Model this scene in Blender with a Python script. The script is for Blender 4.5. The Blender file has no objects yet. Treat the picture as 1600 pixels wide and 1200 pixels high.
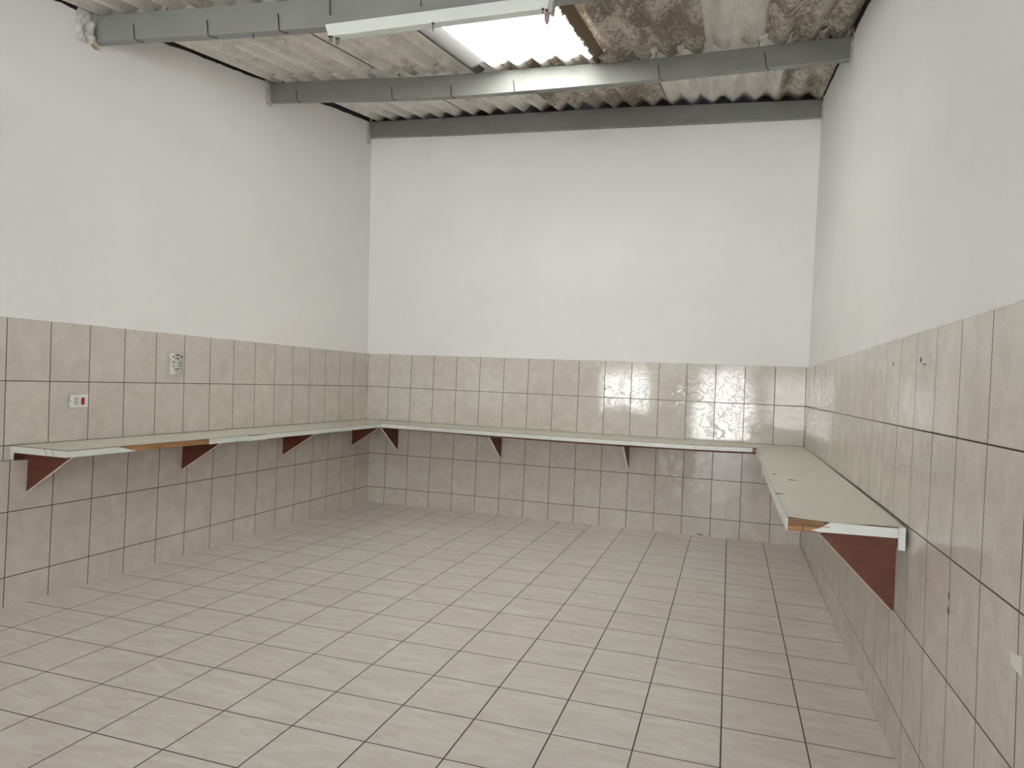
import bpy, bmesh, math, random
import numpy as np
from mathutils import Vector, Matrix, noise
random.seed(7)
PI = math.pi
sc = bpy.context.scene
col = sc.collection

# ------------------------------------------------------------------ camera
CAM = Vector((3.56882, -6.39626, 1.29049))
YAW, PITCH, ROLL, FPX = -0.30461, 0.01029, 0.0419, 1087.057
sy, cy = math.sin(YAW), math.cos(YAW)
sp, cp = math.sin(PITCH), math.cos(PITCH)
fwd = Vector((sy * cp, cy * cp, sp)); right = Vector((cy, -sy, 0)); up = right.cross(fwd)
c_, s_ = math.cos(ROLL), math.sin(ROLL)
r2 = c_ * right + s_ * up; u2 = -s_ * right + c_ * up
cd = bpy.data.cameras.new('camera'); cam = bpy.data.objects.new('camera', cd); col.objects.link(cam)
m = Matrix((r2, u2, -fwd)).transposed().to_4x4(); m.translation = CAM
cam.matrix_world = m
cd.sensor_fit = 'HORIZONTAL'; cd.sensor_width = 36.0; cd.lens = FPX * 36 / 1600
cd.shift_x = -0.617 / 1600; cd.shift_y = -14.375 / 1600
cd.clip_start = 0.05; cd.clip_end = 200
sc.camera = cam

# ------------------------------------------------------------------ daylight
SKY = 1.9
w = bpy.data.worlds.new('overcast_sky'); sc.world = w; w.use_nodes = True
bg = w.node_tree.nodes['Background']
bg.inputs['Color'].default_value = (0.84, 0.93, 1.05, 1); bg.inputs['Strength'].default_value = SKY

def portal(name, loc, rot, sx, sy_):
    l = bpy.data.lights.new(name, 'AREA'); l.shape = 'RECTANGLE'; l.size = sx; l.size_y = sy_
    l.cycles.is_portal = True
    o = bpy.data.objects.new(name, l); o.location = loc; o.rotation_euler = rot; col.objects.link(o)
    o['kind'] = 'helper'
REAR = -8.30
# openings in the front wall (x0, x1, z0, z1): a window, a glazed doorway and a high transom strip added to let in more light
OPENINGS = [(0.85, 1.95, .78, 1.78), (2.85, 4.05, 0.0, 1.78), (.30, 4.10, 1.90, 2.42)]
for a, b, z0, z1 in OPENINGS:
    portal('front_daylight', ((a + b) / 2, REAR - 0.2, (z0 + z1) / 2), (PI / 2, 0, 0), b - a, z1 - z0)
portal('skylight_daylight', (2.2, -2.6, 3.95), (math.radians(9), 0, 0), 1.25, 2.2)
sl = bpy.data.lights.new('sun', 'SUN'); sl.energy = 52.0; sl.angle = math.radians(1.2); sl.color = (.96, .985, 1.02)
so = bpy.data.objects.new('sun', sl); col.objects.link(so); so['kind'] = 'helper'
so.rotation_euler = Vector((0.20, -0.50, -0.84)).to_track_quat('-Z', 'Y').to_euler()
sc.view_settings.view_transform = 'Standard'; sc.view_settings.look = 'None'
sc.view_settings.exposure = 0.92; sc.view_settings.gamma = 1.0; sc.view_settings.use_curve_mapping = False
cy_ = sc.cycles
cy_.use_denoising = True
try:
    cy_.denoiser = 'OPENIMAGEDENOISE'; cy_.denoising_input_passes = 'RGB_ALBEDO_NORMAL'; cy_.denoising_prefilter = 'ACCURATE'
except Exception: pass
cy_.max_bounces = 12; cy_.diffuse_bounces = 8; cy_.glossy_bounces = 4; cy_.transmission_bounces = 6
cy_.sample_clamp_indirect = 12; cy_.caustics_reflective = False

# ------------------------------------------------------------------ materials
def newmat(name):
    mt = bpy.data.materials.new(name); mt.use_nodes = True
    nt = mt.node_tree; b = nt.nodes['Principled BSDF']
    return mt, nt, b
class N:
    def __init__(s, nt): s.nt = nt
    def n(s, t, **k):
        x = s.nt.nodes.new(t)
        for a, v in k.items():
            if a == 'inp':
                for kk, vv in v.items():
                    if isinstance(vv, bpy.types.NodeSocket): s.nt.links.new(vv, x.inputs[kk])
                    else: x.inputs[kk].default_value = vv
            else: setattr(x, a, v)
        return x
    def l(s, a, b): s.nt.links.new(a, b)
    def math(s, op, a, b=None, c=None, clamp=False):
        x = s.nt.nodes.new('ShaderNodeMath'); x.operation = op; x.use_clamp = clamp
        for i, v in enumerate((a, b, c)):
            if v is None: continue
            if isinstance(v, bpy.types.NodeSocket): s.nt.links.new(v, x.inputs[i])
            else: x.inputs[i].default_value = v
        return x.outputs[0]
    def mix(s, f, a, b):
        x = s.nt.nodes.new('ShaderNodeMix'); x.data_type = 'RGBA'
        for i, v in ((0, f), (6, a), (7, b)):
            if isinstance(v, bpy.types.NodeSocket): s.nt.links.new(v, x.inputs[i])
            else: x.inputs[i].default_value = v if i == 0 else (*v, 1)
        return x.outputs[2]
    def ramp(s, f, p0, p1):
        x = s.nt.nodes.new('ShaderNodeMapRange'); x.inputs[1].default_value = p0; x.inputs[2].default_value = p1
        s.nt.links.new(f, x.inputs[0]); return x.outputs[0]

def simple(name, colr, rough=0.6, metal=0.0, var=0.06, scale=9.0, spec=0.5, bump=0.0):
    mt, nt, b = newmat(name); g = N(nt)
    tc = g.n('ShaderNodeTexCoord')
    nz = g.n('ShaderNodeTexNoise', inp={'Vector': tc.outputs['Object'], 'Scale': scale, 'Detail': 4.0})
    lo = tuple(c * (1 - var) for c in colr); hi = tuple(min(1, c * (1 + var)) for c in colr)
    g.l(g.mix(g.ramp(nz.outputs['Fac'], .3, .7), lo, hi), b.inputs['Base Color'])
    b.inputs['Roughness'].default_value = rough; b.inputs['Metallic'].default_value = metal
    b.inputs['Specular IOR Level'].default_value = spec
    if bump:
        bp = g.n('ShaderNodeBump', inp={'Height': nz.outputs['Fac'], 'Strength': bump, 'Distance': 0.01})
        g.l(bp.outputs[0], b.inputs['Normal'])
    return mt

H = 0.34121; ZB = 0.1617; TW = 0.246; ZTOP = ZB + 4 * H; FS = 0.29959
GROUT = (0.095, 0.068, 0.052)

def wall_material():
    """glazed tile dado with a painted plaster wall above it; UV = metres (u along the wall, v height)"""
    mt, nt, b = newmat('tiled_and_plastered_wall'); g = N(nt)
    uv = g.n('ShaderNodeUVMap', uv_map='UVMap').outputs[0]
    geo = g.n('ShaderNodeNewGeometry').outputs['Position']
    sh = g.n('ShaderNodeVectorMath', operation='SUBTRACT', inp={0: uv}); sh.inputs[1].default_value = (0, ZB - 10 * H, 0)
    br = g.n('ShaderNodeTexBrick', offset=0.0, squash=1.0, offset_frequency=1, squash_frequency=1,
             inp={'Vector': sh.outputs[0], 'Scale': 1.0, 'Mortar Size': 0.0029, 'Mortar Smooth': 0.35, 'Brick Width': TW, 'Row Height': H,
                  'Color1': (0, 0, 0, 1), 'Color2': (1, 1, 1, 1), 'Mortar': (0.5, 0.5, 0.5, 1)})
    rnd = g.n('ShaderNodeSeparateColor', inp={0: br.outputs['Color']}).outputs[0]
    # cloudy glaze
    off = g.n('ShaderNodeVectorMath', operation='MULTIPLY_ADD', inp={0: br.outputs['Color']}); off.inputs[1].default_value = (7, 3, 5)
    g.l(geo, off.inputs[2])
    n1 = g.n('ShaderNodeTexNoise', inp={'Vector': off.outputs[0], 'Scale': 9.0, 'Detail': 3.0, 'Roughness': 0.55, 'Distortion': 0.6})
    n2 = g.n('ShaderNodeTexNoise', inp={'Vector': off.outputs[0], 'Scale': 34.0, 'Detail': 3.0, 'Distortion': 0.3})
    tile = g.mix(g.ramp(n1.outputs['Fac'], .3, .72), (0.57, 0.52, 0.462), (0.665, 0.622, 0.565))
    tile = g.mix(g.math('MULTIPLY', g.ramp(n2.outputs['Fac'], .56, .75), .15), tile, (0.43, 0.38, 0.34))
    tile = g.mix(g.math('MULTIPLY', rnd, .12), tile, (0.49, 0.44, 0.42))
    tilec = g.mix(br.outputs['Fac'], tile, GROUT)
    # plaster
    p1 = g.n('ShaderNodeTexNoise', inp={'Vector': geo, 'Scale': 1.1, 'Detail': 5.0, 'Roughness': 0.6})
    p2 = g.n('ShaderNodeTexNoise', inp={'Vector': geo, 'Scale': 45.0, 'Detail': 4.0})
    pl = g.mix(g.ramp(p1.outputs['Fac'], .3, .7), (0.79, 0.79, 0.785), (0.83, 0.83, 0.825))
    # ragged upper edge of the dado
    pz = g.n('ShaderNodeSeparateXYZ', inp={0: uv}).outputs[1]
    e1 = g.n('ShaderNodeTexNoise', inp={'Vector': geo, 'Scale': 6.0, 'Detail': 4.0, 'Roughness': 0.7})
    edge = g.math('ADD', pz, g.math('MULTIPLY', g.math('SUBTRACT', e1.outputs['Fac'], .5), .016))
    isp = g.ramp(edge, ZTOP - .0075, ZTOP - .0045)
    lip = g.math('MULTIPLY', g.ramp(edge, ZTOP - .012, ZTOP - .0085), g.math('SUBTRACT', 1.0, isp))
    tilec = g.mix(g.math('MULTIPLY', lip, .35), tilec, (0.40, 0.36, 0.32))
    g.l(g.mix(isp, tilec, pl), b.inputs['Base Color'])
    rt = g.math('ADD', .07, g.math('MULTIPLY', br.outputs['Fac'], .5))
    rough = g.math('ADD', g.math('MULTIPLY', g.math('SUBTRACT', 1.0, isp), rt), g.math('MULTIPLY', isp, .75))
    g.l(rough, b.inputs['Roughness'])
    g.l(g.math('MULTIPLY', g.math('SUBTRACT', 1.0, g.math('MULTIPLY', br.outputs['Fac'], .95)), .5), b.inputs['Specular IOR Level'])
    # relief worms pressed into the glaze
    wv = g.n('ShaderNodeTexNoise', inp={'Vector': off.outputs[0], 'Scale': 11.0, 'Detail': 1.0, 'Distortion': 1.6})
    worm = g.math('SUBTRACT', 1.0, g.ramp(g.math('ABSOLUTE', g.math('SUBTRACT', wv.outputs['Fac'], .5)), 0.0, .03))
    hgt = g.math('ADD', g.math('MULTIPLY', worm, .8), g.math('MULTIPLY', n1.outputs['Fac'], .9))
    hgt = g.math('SUBTRACT', hgt, g.math('MULTIPLY', br.outputs['Fac'], 1.8))
    hgt = g.math('MULTIPLY', g.math('SUBTRACT', 1.0, isp), hgt)
    hgt = g.math('ADD', hgt, g.math('MULTIPLY', isp, g.math('ADD', .8, g.math('MULTIPLY', p2.outputs['Fac'], .12))))
    bp = g.n('ShaderNodeBump', inp={'Height': hgt, 'Strength': 0.42, 'Distance': 0.0012})
    # each tile sits a hair out of plane
    tilt = g.n('ShaderNodeVectorMath', operation='SUBTRACT', inp={0: g.n('ShaderNodeTexWhiteNoise', noise_dimensions='3D', inp={'Vector': br.outputs['Color']}).outputs['Color']})
    tilt.inputs[1].default_value = (.5, .5, .5)
    ts = g.n('ShaderNodeVectorMath', operation='SCALE', inp={0: tilt.outputs[0], 'Scale': 0.010})
    nn = g.n('ShaderNodeVectorMath', operation='ADD', inp={0: bp.outputs[0], 1: ts.outputs[0]})
    no = g.n('ShaderNodeVectorMath', operation='NORMALIZE', inp={0: nn.outputs[0]})
    g.l(no.outputs[0], b.inputs['Normal'])
    return mt

def floor_material():
    mt, nt, b = newmat('glazed_floor_tile'); g = N(nt)
    geo = g.n('ShaderNodeNewGeometry').outputs['Position']
    sh = g.n('ShaderNodeVectorMath', operation='SUBTRACT', inp={0: geo})
    sh.inputs[1].default_value = (-0.01305 - 40 * FS, -2.38205 - 40 * FS, 0)
    br = g.n('ShaderNodeTexBrick', offset=0.0, squash=1.0, offset_frequency=1, squash_frequency=1,
             inp={'Vector': sh.outputs[0], 'Scale': 1.0, 'Mortar Size': 0.0032, 'Mortar Smooth': 0.25, 'Brick Width': FS, 'Row Height': FS,
                  'Color1': (0, 0, 0, 1), 'Color2': (1, 1, 1, 1), 'Mortar': (0.5, 0.5, 0.5, 1)})
    wn = g.n('ShaderNodeTexWhiteNoise', noise_dimensions='3D', inp={'Vector': br.outputs['Color']})
    quart = g.math('MULTIPLY', g.math('FLOOR', g.math('MULTIPLY', wn.outputs['Value'], 2.0)), PI)
    rot = g.n('ShaderNodeVectorRotate', rotation_type='Z_AXIS', inp={'Vector': geo, 'Angle': quart})
    off = g.n('ShaderNodeVectorMath', operation='MULTIPLY_ADD', inp={0: wn.outputs['Color'], 2: rot.outputs[0]}); off.inputs[1].default_value = (9, 7, 5)
    mp = g.n('ShaderNodeMapping', inp={'Vector': off.outputs[0], 'Rotation': (0, 0, math.radians(28)), 'Scale': (1.0, 4.2, 1.0)})
    v1 = g.n('ShaderNodeTexNoise', inp={'Vector': mp.outputs[0], 'Scale': 4.2, 'Detail': 5.0, 'Roughness': 0.6, 'Distortion': 0.9})
    v2 = g.n('ShaderNodeTexNoise', inp={'Vector': mp.outputs[0], 'Scale': 11.0, 'Detail': 4.0, 'Roughness': 0.65, 'Distortion': 0.5})
    c = g.mix(g.ramp(v1.outputs['Fac'], .32, .68), (0.655, 0.60, 0.55), (0.76, 0.722, 0.68))
    c = g.mix(g.math('MULTIPLY', g.ramp(v2.outputs['Fac'], .53, .72), .42), c, (0.53, 0.465, 0.41))
    c = g.mix(g.math('MULTIPLY', wn.outputs['Value'], .14), c, (0.64, 0.565, 0.53))
    g.l(g.mix(br.outputs['Fac'], c, (0.10, 0.078, 0.064)), b.inputs['Base Color'])
    g.l(g.math('ADD', .27, g.math('MULTIPLY', br.outputs['Fac'], .4)), b.inputs['Roughness'])
    g.l(g.math('MULTIPLY', g.math('SUBTRACT', 1.0, g.math('MULTIPLY', br.outputs['Fac'], .9)), .45), b.inputs['Specular IOR Level'])
    hgt = g.math('SUBTRACT', g.math('MULTIPLY', v2.outputs['Fac'], .35), g.math('MULTIPLY', br.outputs['Fac'], 1.5))
    bp = g.n('ShaderNodeBump', inp={'Height': hgt, 'Strength': 0.35, 'Distance': 0.0012})
    g.l(bp.outputs[0], b.inputs['Normal'])
    return mt

def roof_material(name, base, stain, amount, feather):
    mt, nt, b = newmat(name); g = N(nt)
    geo = g.n('ShaderNodeNewGeometry').outputs['Position']
    mp = g.n('ShaderNodeMapping', inp={'Vector': geo, 'Scale': (2.2, 1.0, 1.0)})
    a = g.n('ShaderNodeTexNoise', inp={'Vector': mp.outputs[0], 'Scale': 1.9, 'Detail': 7.0, 'Roughness': 0.68, 'Distortion': 0.5})
    f = g.n('ShaderNodeTexNoise', inp={'Vector': mp.outputs[0], 'Scale': 9.0, 'Detail': 6.0, 'Roughness': 0.62, 'Distortion': 3.0})
    k = g.n('ShaderNodeTexNoise', inp={'Vector': geo, 'Scale': 5.0, 'Detail': 6.0, 'Roughness': 0.75})
    ms = g.n('ShaderNodeMapping', inp={'Vector': geo, 'Scale': (9.0, .9, .9)})
    st = g.n('ShaderNodeTexNoise', inp={'Vector': ms.outputs[0], 'Scale': 1.7, 'Detail': 5.0, 'Roughness': 0.6, 'Distortion': 0.4})
    hi = tuple(min(1, c * 1.10) for c in base); lo = tuple(c * .80 for c in base)
    c = g.mix(g.ramp(g.math('ADD', g.math('MULTIPLY', k.outputs['Fac'], .45), g.math('MULTIPLY', st.outputs['Fac'], .55)), .38, .62), lo, hi)
    fac = g.math('ADD', g.math('MULTIPLY', a.outputs['Fac'], .75), g.math('MULTIPLY', f.outputs['Fac'], .55 * feather + .08))
    fac = g.ramp(fac, (.75 + .55 * feather + .08) * .5 + .115 - amount * .17, (.75 + .55 * feather + .08) * .5 + .21 - amount * .17)
    c = g.mix(g.math('MULTIPLY', fac, .8), c, stain)
    g.l(c, b.inputs['Base Color'])
    b.inputs['Roughness'].default_value = .85; b.inputs['Specular IOR Level'].default_value = .25
    bp = g.n('ShaderNodeBump', inp={'Height': g.math('ADD', f.outputs['Fac'], g.math('MULTIPLY', k.outputs['Fac'], .3)), 'Strength': .2 + .6 * feather, 'Distance': .02})
    g.l(bp.outputs[0], b.inputs['Normal'])
    return mt

M = {}
M['wall'] = wall_material()
M['floor'] = floor_material()
M['roof_light'] = roof_material('fibre_cement_pale', (0.82, 0.785, 0.73), (0.52, 0.47, 0.415), .42, .45)
M['roof_mottled'] = roof_material('fibre_cement_mottled', (0.66, 0.605, 0.53), (0.215, 0.168, 0.12), .95, 1.0)
M['roof_white'] = roof_material('fibre_cement_whitewashed', (0.76, 0.735, 0.68), (0.42, 0.37, 0.31), .25, .5)
M['steel'] = simple('grey_painted_steel', (0.245, 0.248, 0.235), .42, 0.0, .07, 5.0)
M['hook'] = simple('dull_iron', (0.10, 0.09, 0.08), .5, .6)
M['lam_top'] = simple('cream_laminate', (0.665, 0.645, 0.55), .30, 0, .025, 3.0)
M['lam_edge'] = simple('white_laminate_edge', (0.72, 0.75, 0.71), .32, 0, .03, 14.0)
M['lam_dark'] = simple('dark_laminate_core', (0.09, 0.06, 0.045), .6)
M['lamp'] = simple('white_enamelled_metal', (0.66, 0.70, 0.655), .38, 0, .02, 4.0)
M['lampend'] = simple('grey_enamelled_metal', (0.40, 0.385, 0.37), .5)
M['mauve'] = simple('mauve_plastic', (0.30, 0.22, 0.24), .5)
M['rust'] = simple('rusty_screw_steel', (0.14, 0.08, 0.055), .7, .3)
M['mortar'] = simple('rough_grey_mortar', (0.55, 0.54, 0.52), .9, 0, .25, 30.0, .3, .8)
M['dark'] = simple('painted_gap_shade', (0.035, 0.03, 0.033), .95)  # near-black colour standing in for shade in the roof gaps
M['plastic'] = simple('white_plastic', (0.74, 0.75, 0.72), .3, 0, .02)
M['plastic_grey'] = simple('pale_grey_plastic', (0.55, 0.56, 0.56), .35, 0, .02)
M['red'] = simple('red_plastic', (0.36, 0.012, 0.018), .3, 0, .05)
M['ink'] = simple('black_ink', (0.03, 0.028, 0.028), .5)
M['ink_grey'] = simple('grey_ink', (0.22, 0.21, 0.20), .5)
M['paper'] = simple('white_paper', (0.78, 0.77, 0.74), .6, 0, .02)
M['film'] = simple('greyed_glue_film', (0.50, 0.465, 0.425), .3, 0, .05, 12)
M['tape'] = simple('cream_masking_tape', (0.66, 0.63, 0.57), .6, 0, .02)
M['tan'] = simple('tan_residue', (0.47, 0.33, 0.20), .6, 0, .15, 40)
M['bouncewall'] = simple('white_bounce_wall', (0.74, 0.735, 0.72), .9)
M['ground'] = simple('pale_concrete_yard', (0.58, 0.575, 0.56), .9)

def wood(name, c0, c1, scale, rot, rough, gloss=.4):
    mt, nt, b = newmat(name); g = N(nt)
    tc = g.n('ShaderNodeTexCoord').outputs['Object']
    mp = g.n('ShaderNodeMapping', inp={'Vector': tc, 'Scale': scale, 'Rotation': rot})
    n = g.n('ShaderNodeTexNoise', inp={'Vector': mp.outputs[0], 'Scale': 6.0, 'Detail': 6.0, 'Roughness': .65, 'Distortion': .4})
    g.l(g.mix(g.ramp(n.outputs['Fac'], .35, .65), c0, c1), b.inputs['Base Color'])
    b.inputs['Roughness'].default_value = rough; b.inputs['Specular IOR Level'].default_value = gloss
    return mt
M['brown'] = wood('red_brown_backed_board', (0.105, 0.031, 0.016), (0.150, 0.049, 0.026), (1.5, 1.5, 7), (0, 0, 0), .5, .3)
M['core'] = wood('bare_blockboard', (0.26, 0.128, 0.052), (0.46, 0.262, 0.125), (1.0, 1.0, 16), (0, 0, 0), .75, .2)
M['hyp'] = simple('pale_bracket_edge', (0.78, 0.69, 0.62), .5, 0, .05)

# ------------------------------------------------------------------ mesh helpers
def link(name, bm, mat, parent=None, smooth=False):
    me = bpy.data.meshes.new(name); bmesh.ops.recalc_face_normals(bm, faces=bm.faces)
    bm.to_mesh(me); bm.free()
    for mm in (mat if isinstance(mat, list) else [mat]): me.materials.append(mm)
    if smooth:
        for p in me.polygons: p.use_smooth = True
    o = bpy.data.objects.new(name, me); col.objects.link(o)
    if parent is not None:
        o.parent = parent
        o.matrix_parent_inverse = Matrix.Identity(4)
        o.location = -world_loc(parent)
    return o
def world_loc(o):
    v = Vector(o.location)
    while o.parent is not None:
        o = o.parent; v += Vector(o.location)
    return v
def thing(name, label, cat, loc, group=None):
    o = bpy.data.objects.new(name, None); o.empty_display_size = .05; o.location = loc; col.objects.link(o)
    o['label'] = label; o['category'] = cat
    if group: o['group'] = group
    return o
def tag(o, label, cat, group=None):
    o['label'] = label; o['category'] = cat
    if group: o['group'] = group
    return o
def struct(o, label=None):
    o['kind'] = 'structure'
    if label: o['label'] = label
    return o
def hexa(bm, lo, hi, mi=0):
    """8-corner solid: lo = 4 bottom points (ccw), hi = 4 top points"""
    v = [bm.verts.new(p) for p in list(lo) + list(hi)]
    fs = [(3, 2, 1, 0), (4, 5, 6, 7), (0, 1, 5, 4), (1, 2, 6, 5), (2, 3, 7, 6), (3, 0, 4, 7)]
    out = []
    for f in fs:
        fc = bm.faces.new([v[i] for i in f]); fc.material_index = mi; out.append(fc)
    return out
def box(bm, x0, x1, y0, y1, z0, z1, mi=0):
    return hexa(bm, [(x0, y0, z0), (x1, y0, z0), (x1, y1, z0), (x0, y1, z0)], [(x0, y0, z1), (x1, y0, z1), (x1, y1, z1), (x0, y1, z1)], mi)
def prism(bm, pts, d, mi=0):
    """polygon pts (3D list) extruded by vector d"""
    a = [bm.verts.new(p) for p in pts]; b = [bm.verts.new(Vector(p) + Vector(d)) for p in pts]
    n = len(pts); fs = [bm.faces.new(a[::-1]), bm.faces.new(b)]
    for i in range(n): fs.append(bm.faces.new([a[i], a[(i + 1) % n], b[(i + 1) % n], b[i]]))
    for f in fs: f.material_index = mi
    return fs
def tube(bm, pts, r, n=8):
    pts = [Vector(p) for p in pts]; rings = []
    for i, p in enumerate(pts):
        t = (pts[min(i + 1, len(pts) - 1)] - pts[max(i - 1, 0)]).normalized()
        a = t.cross(Vector((0, 0, 1)))
        if a.length < 1e-3: a = t.cross(Vector((1, 0, 0)))
        a.normalize(); b2 = t.cross(a)
        rr = r[i] if isinstance(r, (list, tuple)) else r
        rings.append([bm.verts.new(p + (a * math.cos(2 * PI * k / n) + b2 * math.sin(2 * PI * k / n)) * rr) for k in range(n)])
    for i in range(len(rings) - 1):
        for k in range(n): bm.faces.new([rings[i][k], rings[i][(k + 1) % n], rings[i + 1][(k + 1) % n], rings[i + 1][k]])
    bm.faces.new(rings[0][::-1]); bm.faces.new(rings[-1])
def bevel(o, wd=.002, seg=2):
    md = o.modifiers.new('bevel', 'BEVEL'); md.width = wd; md.segments = seg; md.limit_method = 'ANGLE'; md.angle_limit = math.radians(40)
    return o

# ------------------------------------------------------------------ room shape (metres)
W = 4.18217; LY = -0.01347; RY = -0.00146; SLAB = 0.0517; LEDGE = 0.768
def xl(y, z=0.0): return LY * (-y) - 0.027 * max(0, z - .84)
def xr(y, z=0.0): return W + RY * (-y) + 0.0146 * max(0, z - .84)
Y0, Y1 = 0.0, REAR

def strip_wall(name, prof, ys, xf, ufun, mats=None, close=-0.3):
    """sweep profile [(dx,z,mi)] along y; xf(y,z) inner surface x; outer face at inner+close"""
    bm = bmesh.new(); uvl = bm.loops.layers.uv.new('UVMap')
    rows = []
    for y in ys:
        row = [bm.verts.new((xf(y, z) + dx, y, z)) for dx, z in prof]
        zt = prof[-1][1]; zb_ = prof[0][1]
        row += [bm.verts.new((xf(y, 0) + close, y, zt)), bm.verts.new((xf(y, 0) + close, y, zb_))]
        rows.append(row)
    n = len(rows[0])
    for i in range(len(ys) - 1):
        for k in range(n):
            f = bm.faces.new([rows[i][k], rows[i + 1][k], rows[i + 1][(k + 1) % n], rows[i][(k + 1) % n]])
            for lp in f.loops:
                lp[uvl].uv = (ufun(lp.vert.co.y), lp.vert.co.z)
    for r_ in (rows[0], rows[-1]):
        f = bm.faces.new(r_)
        for lp in f.loops: lp[uvl].uv = (ufun(lp.vert.co.y), lp.vert.co.z)
    return struct(link(name, bm, mats or M['wall']))
def uleft(y):
    d = -y
    return (d - .26564) + TW if d > .26 else .001 + d * (TW * .98 - .006) / .26
def ulf(y):
    d = -y
    return d - .26564 + 10 * TW if d >= .2656 else 10 * TW - (0.26564 - d) * (TW - .004) / .26564
strip_wall('wall_left', [(SLAB, -.05), (SLAB, LEDGE - .004), (SLAB - .004, LEDGE), (0, LEDGE), (0, .84), (0, ZTOP), (0, 4.35)],
           [0.3, 0, -.26564, -2, -4, -6, Y1 - .25], xl, ulf, close=-.35)
strip_wall('wall_right', [(0, -.05), (0, .84), (0, ZTOP), (0, 4.35)], [0.3, 0, -2, -4, -6, Y1 - .25], xr, lambda y: -y - .211 + 10 * TW, close=.3)

def back_wall():
    bm = bmesh.new(); uvl = bm.loops.layers.uv.new('UVMap')
    def quad(pts, mi=0):
        f = bm.faces.new([bm.verts.new(p) for p in pts]); f.material_index = mi
        for lp in f.loops: lp[uvl].uv = (lp.vert.co.x - .2409 + 10 * TW, lp.vert.co.z)
    xs = [-.4, 0.0, 1.0, 2.0, 3.0, 4.17, 4.6]
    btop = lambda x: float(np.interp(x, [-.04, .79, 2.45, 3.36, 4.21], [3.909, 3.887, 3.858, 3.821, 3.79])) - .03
    for a, b_ in zip(xs[:-1], xs[1:]):
        quad([(a, 0, -.05), (b_, 0, -.05), (b_, 0, btop(b_)), (a, 0, btop(a))])
        quad([(a, 0, btop(a)), (b_, 0, btop(b_)), (b_, 0, 4.35), (a, 0, 4.35)], 1)  # wall above the beam painted dark as shade under the sheet crests
    x0, x1 = xs[0], xs[-1]
    quad([(x0, .3, -.05), (x1, .3, -.05), (x1, .3, 4.35), (x0, .3, 4.35)])
    quad([(x0, 0, 4.35), (x1, 0, 4.35), (x1, .3, 4.35), (x0, .3, 4.35)])
    quad([(x0, 0, -.05), (x1, 0, -.05), (x1, .3, -.05), (x0, .3, -.05)])
    quad([(x0, 0, -.05), (x0, .3, -.05), (x0, .3, 4.35), (x0, 0, 4.35)]); quad([(x1, 0, -.05), (x1, .3, -.05), (x1, .3, 4.35), (x1, 0, 4.35)])
    bmesh.ops.remove_doubles(bm, verts=bm.verts, dist=1e-5)
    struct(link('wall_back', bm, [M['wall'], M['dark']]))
back_wall()
def rear_wall():
    bm = bmesh.new(); uvl = bm.loops.layers.uv.new('UVMap')
    y0, y1 = REAR - .15, REAR
    box(bm, -.5, .85, y0, y1, -.05, 1.78); box(bm, .85, 1.95, y0, y1, -.05, .78); box(bm, 1.95, 2.85, y0, y1, -.05, 1.78); box(bm, 4.05, 4.5, y0, y1, -.05, 1.78)
    box(bm, -.5, 4.5, y0, y1, 1.78, 1.90); box(bm, -.5, .30, y0, y1, 1.90, 2.42); box(bm, 4.10, 4.5, y0, y1, 1.90, 2.42); box(bm, -.5, 4.5, y0, y1, 2.42, 4.35)
    for f in bm.faces:
        for lp in f.loops: lp[uvl].uv = (lp.vert.co.x, lp.vert.co.z)
    struct(link('wall_front', bm, M['wall']))
rear_wall()
bm = bmesh.new()
for x in (.85, 1.38, 1.91): box(bm, x, x + .04, REAR - .10, REAR - .06, .78, 1.78)
for z in (.78, 1.74): box(bm, .89, 1.91, REAR - .10, REAR - .06, z, z + .04)
struct(link('window_1', bm, M['steel']))
bm = bmesh.new()
for x in (2.85, 3.22, 3.70, 4.00): box(bm, x, x + .05, REAR - .10, REAR - .05, 0.001, 1.78)
struct(link('door_1', bm, M['steel']))
bm = bmesh.new(); box(bm, -.5, 4.6, REAR - .15, .3, -.2, 0.0); struct(link('floor', bm, M['floor']))
bm = bmesh.new(); box(bm, -14, 18, REAR - 22, REAR - .151, -.25, -.02); struct(link('ground', bm, M['ground']), 'pale concrete yard outside the doorways')

bm = bmesh.new(); box(bm, -12, 16, REAR - 6.3, REAR - 6.1, -.02, 1.72); struct(link('sun_bounce_wall', bm, M['bouncewall']), 'unseen white wall added across the yard to bounce sunlight')  # unseen wall added for its bright reflection and bounce into the room
# ------------------------------------------------------------------ roof
B3X, B3T, B3B = [-.04, .79, 2.45, 3.36, 4.21], [3.909, 3.887, 3.858, 3.821, 3.79], [3.736, 3.707, 3.668, 3.644, 3.627]
B2X = [-.09, .72, 1.26, 1.70, 2.26, 2.81, 3.40, 4.03, 4.22]
B2T = [3.636, 3.599, 3.568, 3.552, 3.545, 3.528, 3.538, 3.547, 3.549]
B2B = [3.475, 3.420, 3.388, 3.374, 3.370, 3.368, 3.379, 3.387, 3.394]
B1X = [-.09, .74, 1.44, 2.0, 2.75, 3.4, 4.22]
B1T = [3.357, 3.309, 3.270, 3.257, 3.250, 3.252, 3.262]
B1B = [3.186, 3.132, 3.094, 3.085, 3.079, 3.085, 3.100]
def rz(x, y):
    z3 = float(np.interp(x, B3X, B3T)); z2 = float(np.interp(x, B2X, B2T)); z1 = float(np.interp(x, B1X, B1T))
    if y > -1.64: return z2 + (z3 - z2) * (y + 1.64) / 1.59
    if y > -3.25: return z1 + (z2 - z1) * (y + 3.25) / 1.61
    return z1 + .165 * (y + 3.25)
PITCHX = .1745; AMP = .0252
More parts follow.
